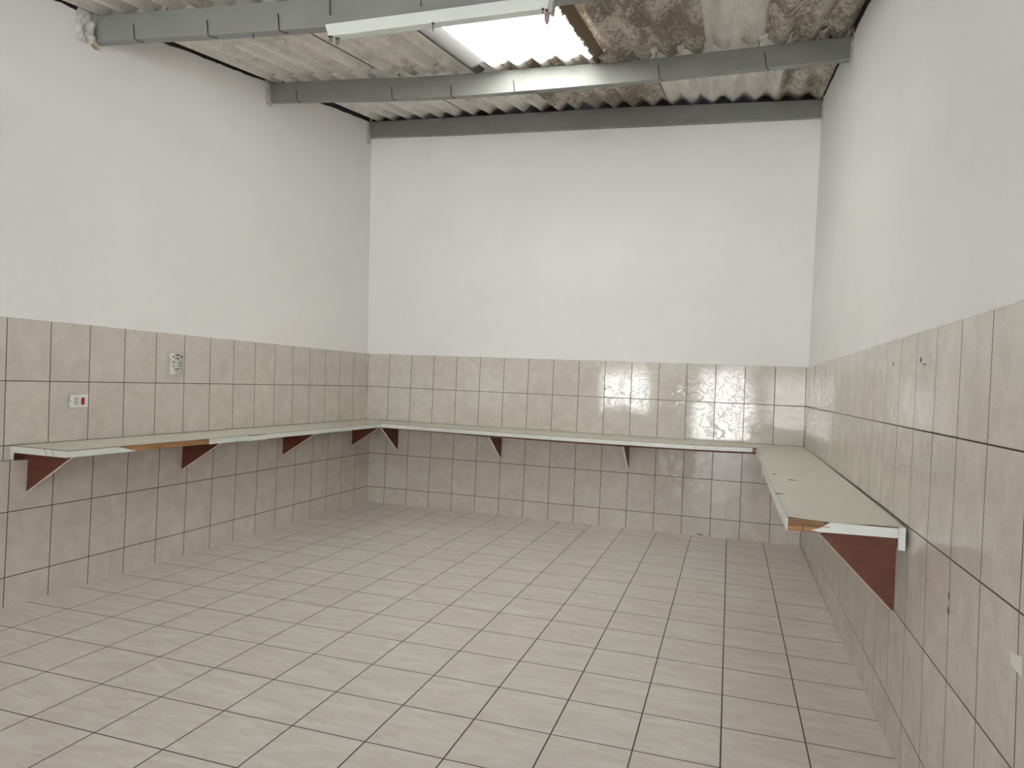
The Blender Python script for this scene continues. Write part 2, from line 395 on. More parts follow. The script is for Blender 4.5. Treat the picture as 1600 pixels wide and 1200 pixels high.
def sheet(bm, x0, x1, y0, y1, ph, dz, mi, dy_tilt=0.0, th=.006, wob=0.0):
    nx = max(4, int((x1 - x0) / .0109)); ny = max(2, int(abs(y1 - y0) / .2))
    g = [[], []]
    for s in (0, 1):
        for j in range(ny + 1):
            t = j / ny; y = y0 + (y1 - y0) * t; row = []
            for i in range(nx + 1):
                x = x0 + (x1 - x0) * i / nx
                if wob and (i == 0 or i == nx): pass
                yy = y
                if j in (0, ny): yy += .012 * noise.noise(Vector((x * 3, y * 3, mi)))
                z = rz(x, yy) + AMP - AMP * math.cos(2 * PI * (x - ph) / PITCHX) + dz + dy_tilt * t + s * th
                row.append(bm.verts.new((x, yy, z)))
            g[s].append(row)
    def f(v, m_=None):
        q = bm.faces.new(v); q.material_index = mi if m_ is None else m_; q.smooth = True
    for j in range(ny):
        for i in range(nx):
            a = g[0]; f([a[j][i], a[j][i + 1], a[j + 1][i + 1], a[j + 1][i]])
            a = g[1]; f([a[j][i], a[j + 1][i], a[j + 1][i + 1], a[j][i + 1]])
    for j in range(ny):
        for i in (0, nx): f([g[0][j][i], g[0][j + 1][i], g[1][j + 1][i], g[1][j][i]], 5 if th > .004 else 0)  # side edges darkened to draw the shaded seam between lapped sheets
    for i in range(nx):
        for j in (0, ny): f([g[0][j][i], g[0][j][i + 1], g[1][j][i + 1], g[1][j][i]])
bm = bmesh.new()
RL, RR = -.085, 4.212
# far row (rests on the beam at the end wall and laps over the middle row)
for n_, (a, b_, mi) in enumerate([(RL, .96, 0), (.87, 1.95, 0), (1.86, 2.94, 1), (2.85, 3.93, 2), (3.86, RR, 1)]):
    sheet(bm, a, b_, -.004, -1.745, 2.626, .004 + .010 * (n_ % 2), mi, .016)
# middle row, with the translucent sheet between x 1.83 and 2.61
for n_, (a, b_, mi) in enumerate([(RL, .905, 0), (.84, 1.70, 0), (2.612, 2.80, 3), (2.72, 3.33, 1), (3.25, 3.78, 4), (3.70, RR, 1)]):
    sheet(bm, a, b_, -1.605, -3.33, 2.574, .0005 + (.013 if n_ in (1, 2, 4) else 0) + (.008 if n_ == 2 else 0), mi, .008)
# near rows, towards the doorways
for n_, (a, b_, mi) in enumerate([(RL, .96, 0), (.885, 2.0, 0), (1.93, 3.05, 1), (2.98, 4.05, 1), (3.98, RR, 1)]):
    sheet(bm, a, b_, -3.22, -5.0, 2.574, -.009 + .0075 * (n_ % 2), mi)
    sheet(bm, a, b_, -4.86, -6.7, 2.574, -.018 + .0075 * (n_ % 2), mi)
    sheet(bm, a, b_, -6.55, REAR - .1, 2.574, -.027 + .0075 * (n_ % 2), mi)

struct(link('ceiling', bm, [M['roof_light'], M['roof_mottled'], M['roof_white'], M['roof_mottled'], M['roof_white'], M['dark']], smooth=True))

# added unseen lid over the sheet edges outside, keeping sky from leaking in
def light_lid(name, x0, x1):
    bm = bmesh.new(); ys = [.3, 0, -1.64, -3.25, -5.5, REAR - .25]
    for a, b_ in zip(ys[:-1], ys[1:]):
        za, zb_ = rz(.5 * (x0 + x1), a) + .066, rz(.5 * (x0 + x1), b_) + .066
        hexa(bm, [(x0, b_, zb_), (x1, b_, zb_), (x1, a, za), (x0, a, za)], [(x0, b_, zb_ + .05), (x1, b_, zb_ + .05), (x1, a, za + .05), (x0, a, za + .05)])
    struct(link(name, bm, M['dark']))
light_lid('light_lid_1', -.34, .16); light_lid('light_lid_2', 4.02, 4.5)

def joint(name, side, y0, y1, z_of, seed, wmax):  # dark strip drawn in for the shaded gap between roof and wall
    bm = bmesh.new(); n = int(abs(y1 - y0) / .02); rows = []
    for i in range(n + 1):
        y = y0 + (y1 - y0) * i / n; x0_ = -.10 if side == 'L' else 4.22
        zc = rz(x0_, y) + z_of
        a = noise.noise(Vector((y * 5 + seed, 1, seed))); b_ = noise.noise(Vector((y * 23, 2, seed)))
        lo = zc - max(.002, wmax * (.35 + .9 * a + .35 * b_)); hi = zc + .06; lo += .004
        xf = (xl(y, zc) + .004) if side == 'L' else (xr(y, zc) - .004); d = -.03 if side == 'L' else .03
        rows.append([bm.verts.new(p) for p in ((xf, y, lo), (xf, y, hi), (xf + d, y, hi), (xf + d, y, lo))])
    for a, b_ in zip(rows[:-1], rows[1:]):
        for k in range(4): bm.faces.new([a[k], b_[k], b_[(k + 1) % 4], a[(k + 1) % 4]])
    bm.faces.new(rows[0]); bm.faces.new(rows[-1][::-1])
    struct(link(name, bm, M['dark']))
joint('gap_shade_3', 'L', -.05, -1.60, -.0, 3.0, .012); joint('gap_shade_4', 'L', -1.70, -3.22, -.0, 9.0, .013); joint('gap_shade_5', 'L', -3.30, -4.6, -.0, 4.0, .03)
joint('gap_shade_6', 'R', -.10, -1.62, .006, 6.0, .012); joint('gap_shade_7', 'R', -1.70, -3.22, .006, 7.0, .014)

# translucent sheet
def skylight():
    mt, nt, b = newmat('milky_translucent_sheet'); g = N(nt)
    tl = g.n('ShaderNodeBsdfTranslucent'); tl.inputs['Color'].default_value = (.86, .85, .81, 1)
    df = g.n('ShaderNodeBsdfDiffuse'); df.inputs['Color'].default_value = (.62, .60, .55, 1)
    geo = g.n('ShaderNodeNewGeometry').outputs['Position']
    sx = g.n('ShaderNodeSeparateXYZ', inp={0: geo}).outputs[0]
    nz = g.n('ShaderNodeTexVoronoi', inp={'Vector': geo, 'Scale': 24.0, 'Randomness': 1.0})
    n2 = g.n('ShaderNodeTexNoise', inp={'Vector': geo, 'Scale': 22.0, 'Detail': 4.0, 'Roughness': .7})
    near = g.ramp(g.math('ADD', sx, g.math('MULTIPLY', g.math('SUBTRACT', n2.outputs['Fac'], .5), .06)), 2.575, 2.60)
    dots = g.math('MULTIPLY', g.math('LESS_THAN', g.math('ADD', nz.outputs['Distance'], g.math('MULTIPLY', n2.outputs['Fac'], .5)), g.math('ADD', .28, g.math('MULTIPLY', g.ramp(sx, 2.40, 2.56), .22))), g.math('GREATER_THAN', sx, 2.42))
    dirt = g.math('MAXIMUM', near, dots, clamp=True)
    lap_shade = g.math('MAXIMUM', g.math('GREATER_THAN', sx, 1.832), g.math('MULTIPLY', g.ramp(sx, 1.66, 1.88), .42))  # dimmer glow along the lapped edge painted into the translucency
    sc_ = g.n('ShaderNodeVectorMath', operation='SCALE', inp={0: (.86, .85, .81)}); g.l(lap_shade, sc_.inputs['Scale']); g.l(sc_.outputs[0], tl.inputs['Color'])
    mx = g.n('ShaderNodeMixShader'); mx.inputs[0].default_value = .25
    g.l(tl.outputs[0], mx.inputs[1]); g.l(df.outputs[0], mx.inputs[2])
    dd = g.n('ShaderNodeBsdfDiffuse'); dd.inputs['Color'].default_value = (.22, .17, .12, 1)
    m2 = g.n('ShaderNodeMixShader'); g.l(dirt, m2.inputs[0]); g.l(mx.outputs[0], m2.inputs[1]); g.l(dd.outputs[0], m2.inputs[2])
    g.l(m2.outputs[0], nt.nodes['Material Output'].inputs['Surface'])
    nt.nodes.remove(b)
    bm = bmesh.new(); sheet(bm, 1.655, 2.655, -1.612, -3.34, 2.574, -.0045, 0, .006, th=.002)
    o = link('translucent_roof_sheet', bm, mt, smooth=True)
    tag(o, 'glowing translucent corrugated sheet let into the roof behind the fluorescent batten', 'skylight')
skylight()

def beam(X, T, B, y, dep, label, hooks, extra=None):
    t = thing('roof_beam', label, 'beam', (0, y, B[0]), 'grey steel beams under the roof sheets')
    bm = bmesh.new()
    xa, xb = X[0] - .10, X[-1] + .06
    XX = sorted(set([xa] + list(np.linspace(X[0], X[-1], 28)) + [xb]))
    F = lambda A, x: float(np.interp(x, X, A))
    rows = []
    for x in XX:
        zb, zt = F(B, x) + .014, F(T, x) - .001
        rows.append([bm.verts.new(p) for p in ((x, y, zb + .007), (x, y, zt), (x, y + dep, zt), (x, y + dep, zb + .003), (x, y + .002, zb + .003))])
    for a, b_ in zip(rows[:-1], rows[1:]):
        for k in range(5): bm.faces.new([a[k], b_[k], b_[(k + 1) % 5], a[(k + 1) % 5]])
    bm.faces.new(rows[0]); bm.faces.new(rows[-1][::-1])
    link('web', bm, M['steel'], t)
    bm = bmesh.new(); rows = []
    for x in XX:
        zb = F(B, x) + .014
        rows.append([bm.verts.new(p) for p in ((x, y - .004, zb), (x, y - .004, zb + .007), (x, y + .001, zb + .0075), (x, y + dep + .001, zb + .0035), (x, y + dep + .001, zb))])
    for a, b_ in zip(rows[:-1], rows[1:]):
        for k in range(5): bm.faces.new([a[k], b_[k], b_[(k + 1) % 5], a[(k + 1) % 5]])
    bm.faces.new(rows[0]); bm.faces.new(rows[-1][::-1])
    link('bottom_flange', bm, M['steel'], t)
    for hx, hh, bend in hooks:
        zb = F(B, hx) + .014; bm = bmesh.new()
        pts = [(hx - .012, y - .0045, zb + hh), (hx - .004, y - .006, zb + hh * .45), (hx, y - .007, zb + .006), (hx + .006, y - .004, zb - .005), (hx + .02, y + .012, zb - .007), (hx + .02 + bend, y + .024, zb - .007)]
        tube(bm, pts, .0032)
        link('hook_bolt', bm, M['hook'], t, smooth=True)
    for hx, z in (extra or []):
        bm = bmesh.new(); zt = F(T, hx)
        tube(bm, [(hx, y + .006, zt - .004), (hx + .002, y + .008, zt + z)], .003)
        link('hook_bolt', bm, M['hook'], t, smooth=True)
    return t
beam(B3X, B3T, B3B, -.05, .048, 'farthest and shortest-looking grey steel beam lying against the end wall', [], [])
beam(B2X, B2T, B2B, -1.64, .05, 'middle grey steel beam, lit white below the translucent roof sheet',
     [(.17, .085, .0), (1.02, .085, .0), (1.51, .085, .0), (2.0, .085, .0), (3.03, .095, .0), (3.71, .10, .0)], [(.30, .012), (1.06, .03), (1.535, .06), (3.0, .045), (3.66, .05)])
beam(B1X, B1T, B1B, -3.25, .05, 'nearest grey steel beam, along the top of the picture, carrying the batten light',
     [(.205, .085, .02), (.725, .085, .02), (1.19, .09, .02)], [(.42, .03), (.86, .012)])
nb = [o for o in bpy.data.objects if o.name.startswith('roof_beam') and o.type == 'EMPTY'][-1]
for x, z0, z1 in [(1.50, 3.168, 3.262), (2.02, 3.150, 3.245), (1.03, 3.095, 3.125)]:
    bm = bmesh.new(); tube(bm, [(x - .006, -3.2535, z1), (x, -3.2535, z0)], .0028); link('hook_bolt', bm, M['hook'], nb, smooth=True)
# mortar packed round the beam ends
def patch(side, y0, y1, z0, z1, th, label, seed):
    bm = bmesh.new(); ny, nz = 14, 16; rows = []
    for i in range(ny + 1):
        row = []
        for j in range(nz + 1):
            u, v = i / ny, j / nz
            y = y0 + (y1 - y0) * u; z = z0 + (z1 - z0) * v
            r_ = noise.noise(Vector((u * 4 + seed, v * 4, seed))); rr = noise.noise(Vector((u * 11, v * 11 + seed, 3)))
            e = max(0.0, 1 - max(abs(2 * u - 1), abs(2 * v - 1)) ** 3)
            h = max(-.004, th * (e * (1.0 + .9 * r_) + .3 * e * rr) - .002)
            y += .012 * r_; z += .012 * rr
            x = xl(y, z) + h if side == 'L' else xr(y, z) - h
            row.append(bm.verts.new((x, y, z)))
        rows.append(row)
    for i in range(ny):
        for j in range(nz): bm.faces.new([rows[i][j], rows[i + 1][j], rows[i + 1][j + 1], rows[i][j + 1]])
    o = link('mortar_patch', bm, M['mortar'], smooth=True)
    tag(o, label, 'mortar patch', 'mortar packed round the beam ends'); return o
patch('L', -3.37, -3.22, 3.165, 3.39, .030, 'lumpy grey mortar round the left end of the nearest beam', 2.0)
patch('L', -1.69, -1.60, 3.44, 3.66, .014, 'thin mortar rim round the left end of the middle beam', 5.0)
patch('R', -1.70, -1.60, 3.36, 3.56, .016, 'pale mortar bead at the right end of the middle beam', 8.0)
patch('R', -.10, -.02, 3.60, 3.78, .014, 'crumbled mortar at the right end of the farthest beam', 11.0)
patch('L', -.10, -.02, 3.67, 3.90, .014, 'crumbled mortar at the left end of the farthest beam', 14.0)
# broken pocket under the near beam's left end
bm = bmesh.new()
y_, z_ = -3.245, 3.17
prism(bm, [(xl(y_, 3.15) - .004, -3.262, 3.196), (xl(y_, 3.15) - .004, -3.225, 3.196), (xl(y_, 3.15) - .004, -3.215, 3.165), (xl(y_, 3.15) - .004, -3.24, 3.158), (xl(y_, 3.15) - .004, -3.268, 3.172)], (.012, 0, 0))
o = link('broken_mortar_pocket', bm, M['tan'])
tag(o, 'small broken brown hollow just below the left end of the nearest beam', 'hole')

# ------------------------------------------------------------------ batten light
def batten():
    t = thing('batten_light', 'bare white fluorescent batten without its tube, slung under the nearest beam', 'light fixture', (2.1, -3.27, 3.10))
    xa, xb, y0, y1 = 1.502, 2.70, -3.302, -3.243
    bm = bmesh.new()
    # tray: narrower below
    hexa(bm, [(xa + .022, y0 + .003, 3.031), (xb - .004, y0 + .003, 3.035), (xb - .004, y1 - .004, 3.035), (xa + .022, y1 - .004, 3.031)],
         [(xa, y0, 3.094), (xb, y0, 3.096), (xb, y1, 3.096), (xa, y1, 3.094)])
    bevel(link('housing', bm, M['lamp'], t), .003)
    bm = bmesh.new()
    hexa(bm, [(xb - .0035, y0 + .004, 3.018), (xb + .012, y0 + .010, 3.018), (xb + .012, y1 - .004, 3.018), (xb - .0035, y1 - .004, 3.018)],
         [(xb + .001, y0 + .001, 3.095), (xb + .020, y0 + .004, 3.095), (xb + .020, y1, 3.095), (xb + .001, y1, 3.095)])
    e = bevel(link('end_cap', bm, M['lampend'], t), .002)
    bm = bmesh.new()
    prism(bm, [(xb - .028, y0 + .012, 3.016), (xb - .001, y0 + .012, 3.020), (xb - .004, y0 + .012, 2.985), (xb - .012, y0 + .012, 2.968), (xb - .021, y0 + .012, 2.972), (xb - .027, y0 + .012, 2.99)], (0, .018, 0))
    bevel(link('lamp_holder', bm, M['mauve'], t), .002)
    for x, z, L, y in [(1.531, 3.031, .030, -3.296), (1.541, 3.031, .034, -3.292), (1.556, 3.031, .036, -3.272), (1.565, 3.031, .036, -3.268), (2.11, 3.033, .040, -3.294), (2.668, 3.035, .032, -3.296), (2.684, 3.035, .018, -3.285)]:
        bm = bmesh.new()
        tube(bm, [(x, y, z + .002), (x, y, z - .003)], .0075, 8); tube(bm, [(x, y, z - .003), (x + .001, y, z - L)], [.0028, .002], 6)
        link('screw', bm, M['rust'], t)
batten()

# ------------------------------------------------------------------ shelves
ZS = .844; TL = .0022; TB = .0355
def lerp(a, b, t): return a + (b - a) * t
def shelf_solid(bm, sta, ztop, zbot, grow=0.0):
    """sta: list of stations (wall point xy, front point xy, z_wall, z_front)"""
    rows = []
    for (wx, wy), (fx, fy), zw, zf in sta:
        d = Vector((fx - wx, fy - wy)).normalized() * grow
        rows.append([bm.verts.new(p) for p in ((wx, wy, zw + ztop), (fx + d.x, fy + d.y, zf + ztop), (fx + d.x, fy + d.y, zf + zbot), (wx, wy, zw + zbot))])
    for a, b_ in zip(rows[:-1], rows[1:]):
        for k in range(4): bm.faces.new([a[k], b_[k], b_[(k + 1) % 4], a[(k + 1) % 4]])
    bm.faces.new(rows[0]); bm.faces.new(rows[-1][::-1])
def band(bm, p, q, ztp, ztq, zbp, zbq, nrm, th=.0018):
    n = Vector((nrm[0], nrm[1], 0)) * th
    a = [Vector((p[0], p[1], zbp)), Vector((q[0], q[1], zbq)), Vector((q[0], q[1], ztq)), Vector((p[0], p[1], ztp))]
    prism(bm, [tuple(v) for v in a], tuple(n))

# --- left shelf
def xfl(y): return lerp(.338, .392, (y + 3.67) / 3.27)
def zfl(y): return .8425 - .003 * math.sin(PI * min(1, max(0, -y / 3.67)))
tL = thing('wall_shelf', 'long cream shelf on the left wall with bare wood on its front edge', 'shelf', (0, -1.8, .80), 'laminate shelves round the room')
ysL = [-.40, -.9, -1.4, -1.9, -2.4, -2.9, -3.3, -3.67]
staL = [((.003, -.003), (.392, -.398), ZS, .839)] + [((xl(y) + .003, y), (xfl(y), y), ZS, zfl(y)) for y in ysL[1:]]
bm = bmesh.new(); shelf_solid(bm, staL, 0, -TL, .0015)
for f in bm.faces: f.material_index = 0 if abs(f.normal.z) > .5 or f.calc_area() > .05 else 1
bm.normal_update()
for f in bm.faces: f.material_index = 0 if abs(f.normal.z) > .5 else 1
link('top', bm, [M['lam_top'], M['lam_dark']], tL)
bm = bmesh.new(); shelf_solid(bm, staL, -TL - .0003, -TB + .003, -.004); link('core', bm, M['core'], tL)
bm = bmesh.new(); shelf_solid(bm, staL, -TB + .0028, -TB, -.003); link('underside', bm, M['brown'], tL)
def lband(ya, yb, ta=0, tb=0, name='edge_band', dz=0.0, out=0.0):
    bm = bmesh.new(); n = max(1, int(abs(yb - ya) / .5)); 
    for i in range(n):
        a, b_ = lerp(ya, yb, i / n), lerp(ya, yb, (i + 1) / n)
        ye = b_ + (tb if i == n - 1 else 0); ys_ = a + (ta if i == 0 else 0)
        pts = [Vector((xfl(a) - .0038 + out, a, zfl(a) - TL - .0008 + dz)), Vector((xfl(b_) - .0038 + out, b_, zfl(b_) - TL - .0008 + dz)),
               Vector((xfl(ye) - .0038 + out, ye, zfl(ye) - TB - .001 + dz)), Vector((xfl(ys_) - .0038 + out, ys_, zfl(ys_) - TB - .001 + dz))]
        prism(bm, [tuple(p) for p in pts], (.0042, 0, 0))
    return link(name, bm, M['lam_edge'], tL)
lband(-3.67, -3.36, 0, .13)
lband(-2.665, -2.30, 0, 0)
lband(-2.30, -2.10, 0, 0, dz=-.003, out=.004)
lband(-2.10, -.93, 0, 0)
lband(-.925, -.40, 0, 0)
bm = bmesh.new(); band(bm, (xl(-3.67) + .003, -3.669), (xfl(-3.67), -3.669), ZS - TL - .0008, zfl(-3.67) - TL - .0008, ZS - TB - .001, zfl(-3.67) - TB - .001, (0, -1), .004)
link('end_band', bm, M['lam_edge'], tL)
for dx in (.235, .285):
    bm = bmesh.new(); tube(bm, [(xl(-3.67) + dx, -3.6735, .841), (xl(-3.67) + dx + .012, -3.6735, .826), (xl(-3.67) + dx + .018, -3.6735, .810)], .0011, 5)
    link('edge_crack', bm, M['lam_dark'], tL)
# exposed ply layers on the left front edge
for k, (za, zb_) in enumerate([(-.0035, -.012), (-.0135, -.0335)]):
    bm = bmesh.new()
    for i in range(3):
        a, b_ = lerp(-3.30, -2.67, i / 3), lerp(-3.30, -2.67, (i + 1) / 3)
        prism(bm, [(xfl(a) - .004, a, zfl(a) + za), (xfl(b_) - .004, b_, zfl(b_) + za), (xfl(b_) - .004, b_, zfl(b_) + zb_), (xfl(a) - .004, a, zfl(a) + zb_)], (.0015 + .001 * k, 0, 0))
    link('bare_wood_layer', bm, M['core'], tL)
bm = bmesh.new()
for a, b_ in [(-3.67, -2.4), (-2.4, -1.2), (-1.2, -.02)]:
    hexa(bm, [(xl(a) + .002, a, LEDGE + .001), (xl(a) + .024, a, LEDGE + .001), (xl(b_) + .024, b_, LEDGE + .001), (xl(b_) + .002, b_, LEDGE + .001)],
         [(xl(a) + .002, a, ZS - TB - .0005), (xl(a) + .024, a, ZS - TB - .0005), (xl(b_) + .024, b_, ZS - TB - .0005), (xl(b_) + .002, b_, ZS - TB - .0005)])
link('wall_cleat', bm, M['brown'], tL)
bm = bmesh.new(); box(bm, xl(-3.67) + .002, xl(-3.67) + .024, -3.674, -3.6705, LEDGE + .001, ZS - .003); link('cleat_end', bm, M['lam_edge'], tL)

def bracket(parent, pts, d, hyp, nrm):
    """pts: side profile (3D), d: thickness vector, hyp: (p,q) ends of sloping edge, nrm: outward direction of the sloping edge"""
    bm = bmesh.new(); prism(bm, pts, d); b = link('bracket', bm, M['brown'], parent)
    bm = bmesh.new(); p, q = Vector(hyp[0]), Vector(hyp[1]); n = Vector(nrm).normalized() * .0016; D = Vector(d)
    k = 1.0
    prism(bm, [p, q, q + n, p + n], D * k)
    e = link('edge_strip', bm, M['hyp'], b)
    return b
for y, front, zt in [(-3.615, .315, .598), (-2.53, .335, .600), (-1.43, .345, .604), (-.345, .345, .604)]:
    xs = xl(y) + SLAB + .0005; xc = xl(y) + .0245; zu = ZS - TB - .0012
    pts = [(xs, y, zt), (front, y, zu), (xc, y, zu), (xc, y, LEDGE + .0015), (xs, y, LEDGE + .0015)]
    dz, dx = zu - zt, front - xs
    bracket(tL, pts, (0, .018, 0), ((xs, y, zt), (front, y, zu)), (dz, 0, -dx))

# --- back shelf
xsB = [.392, .9, 1.5, 2.1, 2.7, 3.2, 3.5, 3.785]
zfB = [.839, .8355, .8305, .8275, .8262, .8285, .832, .839]
yfB = -.40
tB = thing('wall_shelf', 'long cream shelf across the end wall with a dark red strip under it', 'shelf', (2.1, 0, .80), 'laminate shelves round the room')
staB = [((.003, -.003), (.3925, yfB), ZS, .839)] + [((x, -.003), (x, yfB), ZS + .001, z) for x, z in zip(xsB[1:-1], zfB[1:-1])] + [((4.176, -.003), (3.783, yfB), ZS, .839)]
bm = bmesh.new(); shelf_solid(bm, staB, 0, -TL, .0015); bm.normal_update()
for f in bm.faces: f.material_index = 0 if abs(f.normal.z) > .5 else 1
link('top', bm, [M['lam_top'], M['lam_dark']], tB)
bm = bmesh.new(); shelf_solid(bm, staB, -TL - .0003, -TB, -.004); link('core', bm, M['core'], tB)
def bband(xa, xb, dz=0.0):
    bm = bmesh.new(); xs = [xa] + [x for x in xsB if xa < x < xb] + [xb]; F = lambda x: float(np.interp(x, xsB, zfB))
    for a, b_ in zip(xs[:-1], xs[1:]):
        prism(bm, [(a, yfB + .0038, F(a) - TL - .0008 + dz), (b_, yfB + .0038, F(b_) - TL - .0008 + dz), (b_, yfB + .0038, F(b_) - TB - .001 + dz), (a, yfB + .0038, F(a) - TB - .001 + dz)], (0, -.0042, 0))
    link('edge_band', bm, M['lam_edge'], tB)
bband(.3945, 2.07); bband(2.073, 3.30); bband(3.303, 3.755)
bm = bmesh.new(); F = lambda x: float(np.interp(x, xsB, zfB))
for a, b_ in zip(xsB[:-1], xsB[1:]):
    ta, tb = .006 + .010 * min(1, (a - .39) / 1.2), .006 + .010 * min(1, (b_ - .39) / 1.2)
    hexa(bm, [(a, yfB + .006, F(a) - TB - ta), (b_, yfB + .006, F(b_) - TB - tb), (b_, yfB + .026, F(b_) - TB - tb), (a, yfB + .026, F(a) - TB - ta)],
         [(a, yfB + .006, F(a) - TB), (b_, yfB + .006, F(b_) - TB), (b_, yfB + .026, F(b_) - TB), (a, yfB + .026, F(a) - TB)])
link('front_rail', bm, M['brown'], tB)
for x, y in [(2.09, -.385), (3.27, -.388), (.87, -.22), (.72, -.05)]:
    bm = bmesh.new(); tube(bm, [(x - .012, y, F(x) + .0008), (x + .012, y - .002, F(x) + .0008)], .0022, 6)
    link('edge_chip', bm, M['lam_dark'], tB)
for x, zt, fr in [(.355, .552, -.370), (1.46, .548, -.385), (2.69, .530, -.385)]:
    zu = min(F(x), ZS) - TB - .002
    pts = [(x, -.0005, zt), (x, fr, F(x) - TB - .0008), (x, -.0005, ZS - TB - .0008)]
    bracket(tB, pts, (.018, 0, 0), ((x, -.0005, zt), (x, fr, F(x) - TB - .0008)), (0, -(zu - zt), fr))

# --- right shelf
tR = thing('wall_shelf', 'cream shelf on the right wall, its near end splintered to bare wood', 'shelf', (4.1, -1.8, .80), 'laminate shelves round the room')
def zfr(y): return float(np.interp(y, [-3.67, -3.2, -1.7, -.4], [.8425, .836, .8355, .839]))
gap = .011
ysR = [-.40, -.9, -1.5, -2.1, -2.7, -3.2, -3.668]
def xw(y): return xr(y) - gap * (min(1, -y / 3.0))
staR = [((4.179, -.004), (3.788, -.400), ZS, .839)] + [((xw(y), y), (3.784, y), ZS, zfr(y)) for y in ysR[1:]]
bm = bmesh.new()
# top laminate with a slightly sagging near end
rows = []
for (wx, wy), (fx, fy), zw, zf in staR:
    last = wy < -3.6; row_t = []; row_b = []
    for k in range(9):
        t = k / 8; x = lerp(fx - .001, wx, t); y = lerp(fy, wy, t); z = lerp(zf, zw, t)
        if last: z = lerp(.843, .8405, t) - .0065 * math.sin(PI * min(1, t / .75)) ** 1.0 * (t < .75)
        row_t.append(bm.verts.new((x, y, z))); row_b.append(bm.verts.new((x, y, z - TL)))
    rows.append((row_t, row_b))
for (a, a2), (b_, b2) in zip(rows[:-1], rows[1:]):
    for k in range(8):
        bm.faces.new([a[k], a[k + 1], b_[k + 1], b_[k]]); bm.faces.new([a2[k], b2[k], b2[k + 1], a2[k + 1]])
    for k in (0, 8): bm.faces.new([a[k], b_[k], b2[k], a2[k]])
for a, a2 in (rows[0], rows[-1]):
    for k in range(8): bm.faces.new([a[k], a[k + 1], a2[k + 1], a2[k]])
bm.normal_update()
for f in bm.faces: f.material_index = 0 if abs(f.normal.z) > .5 else 1
link('top', bm, [M['lam_top'], M['lam_dark']], tR)
bm = bmesh.new(); shelf_solid(bm, staR, -.0145, -TB + .0015, -.003)
link('core', bm, M['core'], tR)
# splintered plies at the near end (layered, thicker than the board behind)
def plyx(x0, x1, z0a, z0b, z1a, z1b, y=-3.669, d=-.004, mat='core', name='bare_wood_layer'):
    bm = bmesh.new(); prism(bm, [(x0, y, z0a), (x1, y, z0b), (x1, y, z1b), (x0, y, z1a)], (0, d, 0)); link(name, bm, M[mat], tR)
plyx(3.784, 3.905, .8385, .8340, .8330, .8285, d=-.006)
plyx(3.784, 3.930, .8300, .8255, .8268, .8226, d=-.004)
plyx(3.784, 3.925, .8238, .8200, .8192, .8172, d=-.006)
plyx(3.784, 3.834, .8165, .8158, .7955, .7950, d=-.007)
plyx(3.838, 3.900, .8155, .8140, .7955, .7965, d=-.005)
plyx(3.786, 3.930, .8405, .836, .797, .802, d=-.0025, mat='lam_dark', name='glue_line')
bm = bmesh.new()   # torn white end band
prism(bm, [(3.925, -3.670, .8355), (4.143, -3.670, .8375), (4.143, -3.670, .8035), (3.893, -3.670, .7990), (3.862, -3.670, .8025), (3.890, -3.670, .812)], (0, -.0045, 0))
link('end_band', bm, M['lam_edge'], tR)
bm = bmesh.new(); box(bm, 4.1445, xr(-3.67) - .011, -3.675, -3.655, .762, .8405); link('cleat_end', bm, M['lam_edge'], tR)
bm = bmesh.new(); box(bm, 4.1445, 4.1655, -3.654, -.03, .763, .8065); link('wall_cleat', bm, M['brown'], tR)
# front band: stops short where it has been knocked off, with a hanging splinter
def rband(ya, yb, za=0, zb_=0, out=0.0, dz=0.0):
    bm = bmesh.new(); n = 3
    for i in range(n):
        a, b_ = lerp(ya, yb, i / n), lerp(ya, yb, (i + 1) / n)
        prism(bm, [(3.7868 - out, a, zfr(a) - TL - .001 + dz), (3.7868 - out, b_, zfr(b_) - TL - .001 + dz), (3.7868 - out, b_, zfr(b_) - TB - .012 + dz), (3.7868 - out, a, zfr(a) - TB - .012 + dz)], (-.005, 0, 0))
    link('edge_band', bm, M['lam_edge'], tR)
rband(-.43, -1.18); rband(-1.62, -2.30, out=.002); rband(-2.31, -3.674, out=.0025)
bm = bmesh.new(); prism(bm, [(3.7845, -1.17, .838), (3.7845, -1.60, .832), (3.7845, -1.72, .757), (3.7845, -1.66, .750), (3.7845, -1.56, .800), (3.7845, -1.40, .818)], (-.006, 0, 0))
link('hanging_splinter', bm, M['hyp'], tR)
for x, y, L in [(3.897, -2.475, .045), (3.800, -3.03, .045), (3.822, -2.235, .03), (3.80, -1.0, .02)]:
    zt = lerp(zfr(y), ZS, (x - 3.784) / .39)
    bm = bmesh.new(); tube(bm, [(x - L / 2, y, zt + .0003), (x - L / 5, y + .004, zt + .0008), (x + L / 2, y + .002, zt + .0003)], [.0012, .0024, .0008], 6)
    link('surface_scratch', bm, M['lam_dark'], tR)
xs_ = 4.1435; zu = .8035
y = -3.655
pts = [(xr(y) - .0385, y, .548), (3.905, y, .801), (4.142, y, .804)]
pts = [(4.142, y, .546), (4.132, y, .548), (3.885, y, .7985), (4.142, y, .8035)]
bracket(tR, pts, (0, .018, 0), ((4.132, y, .548), (3.885, y, .7985)), (-.25, 0, -.247))

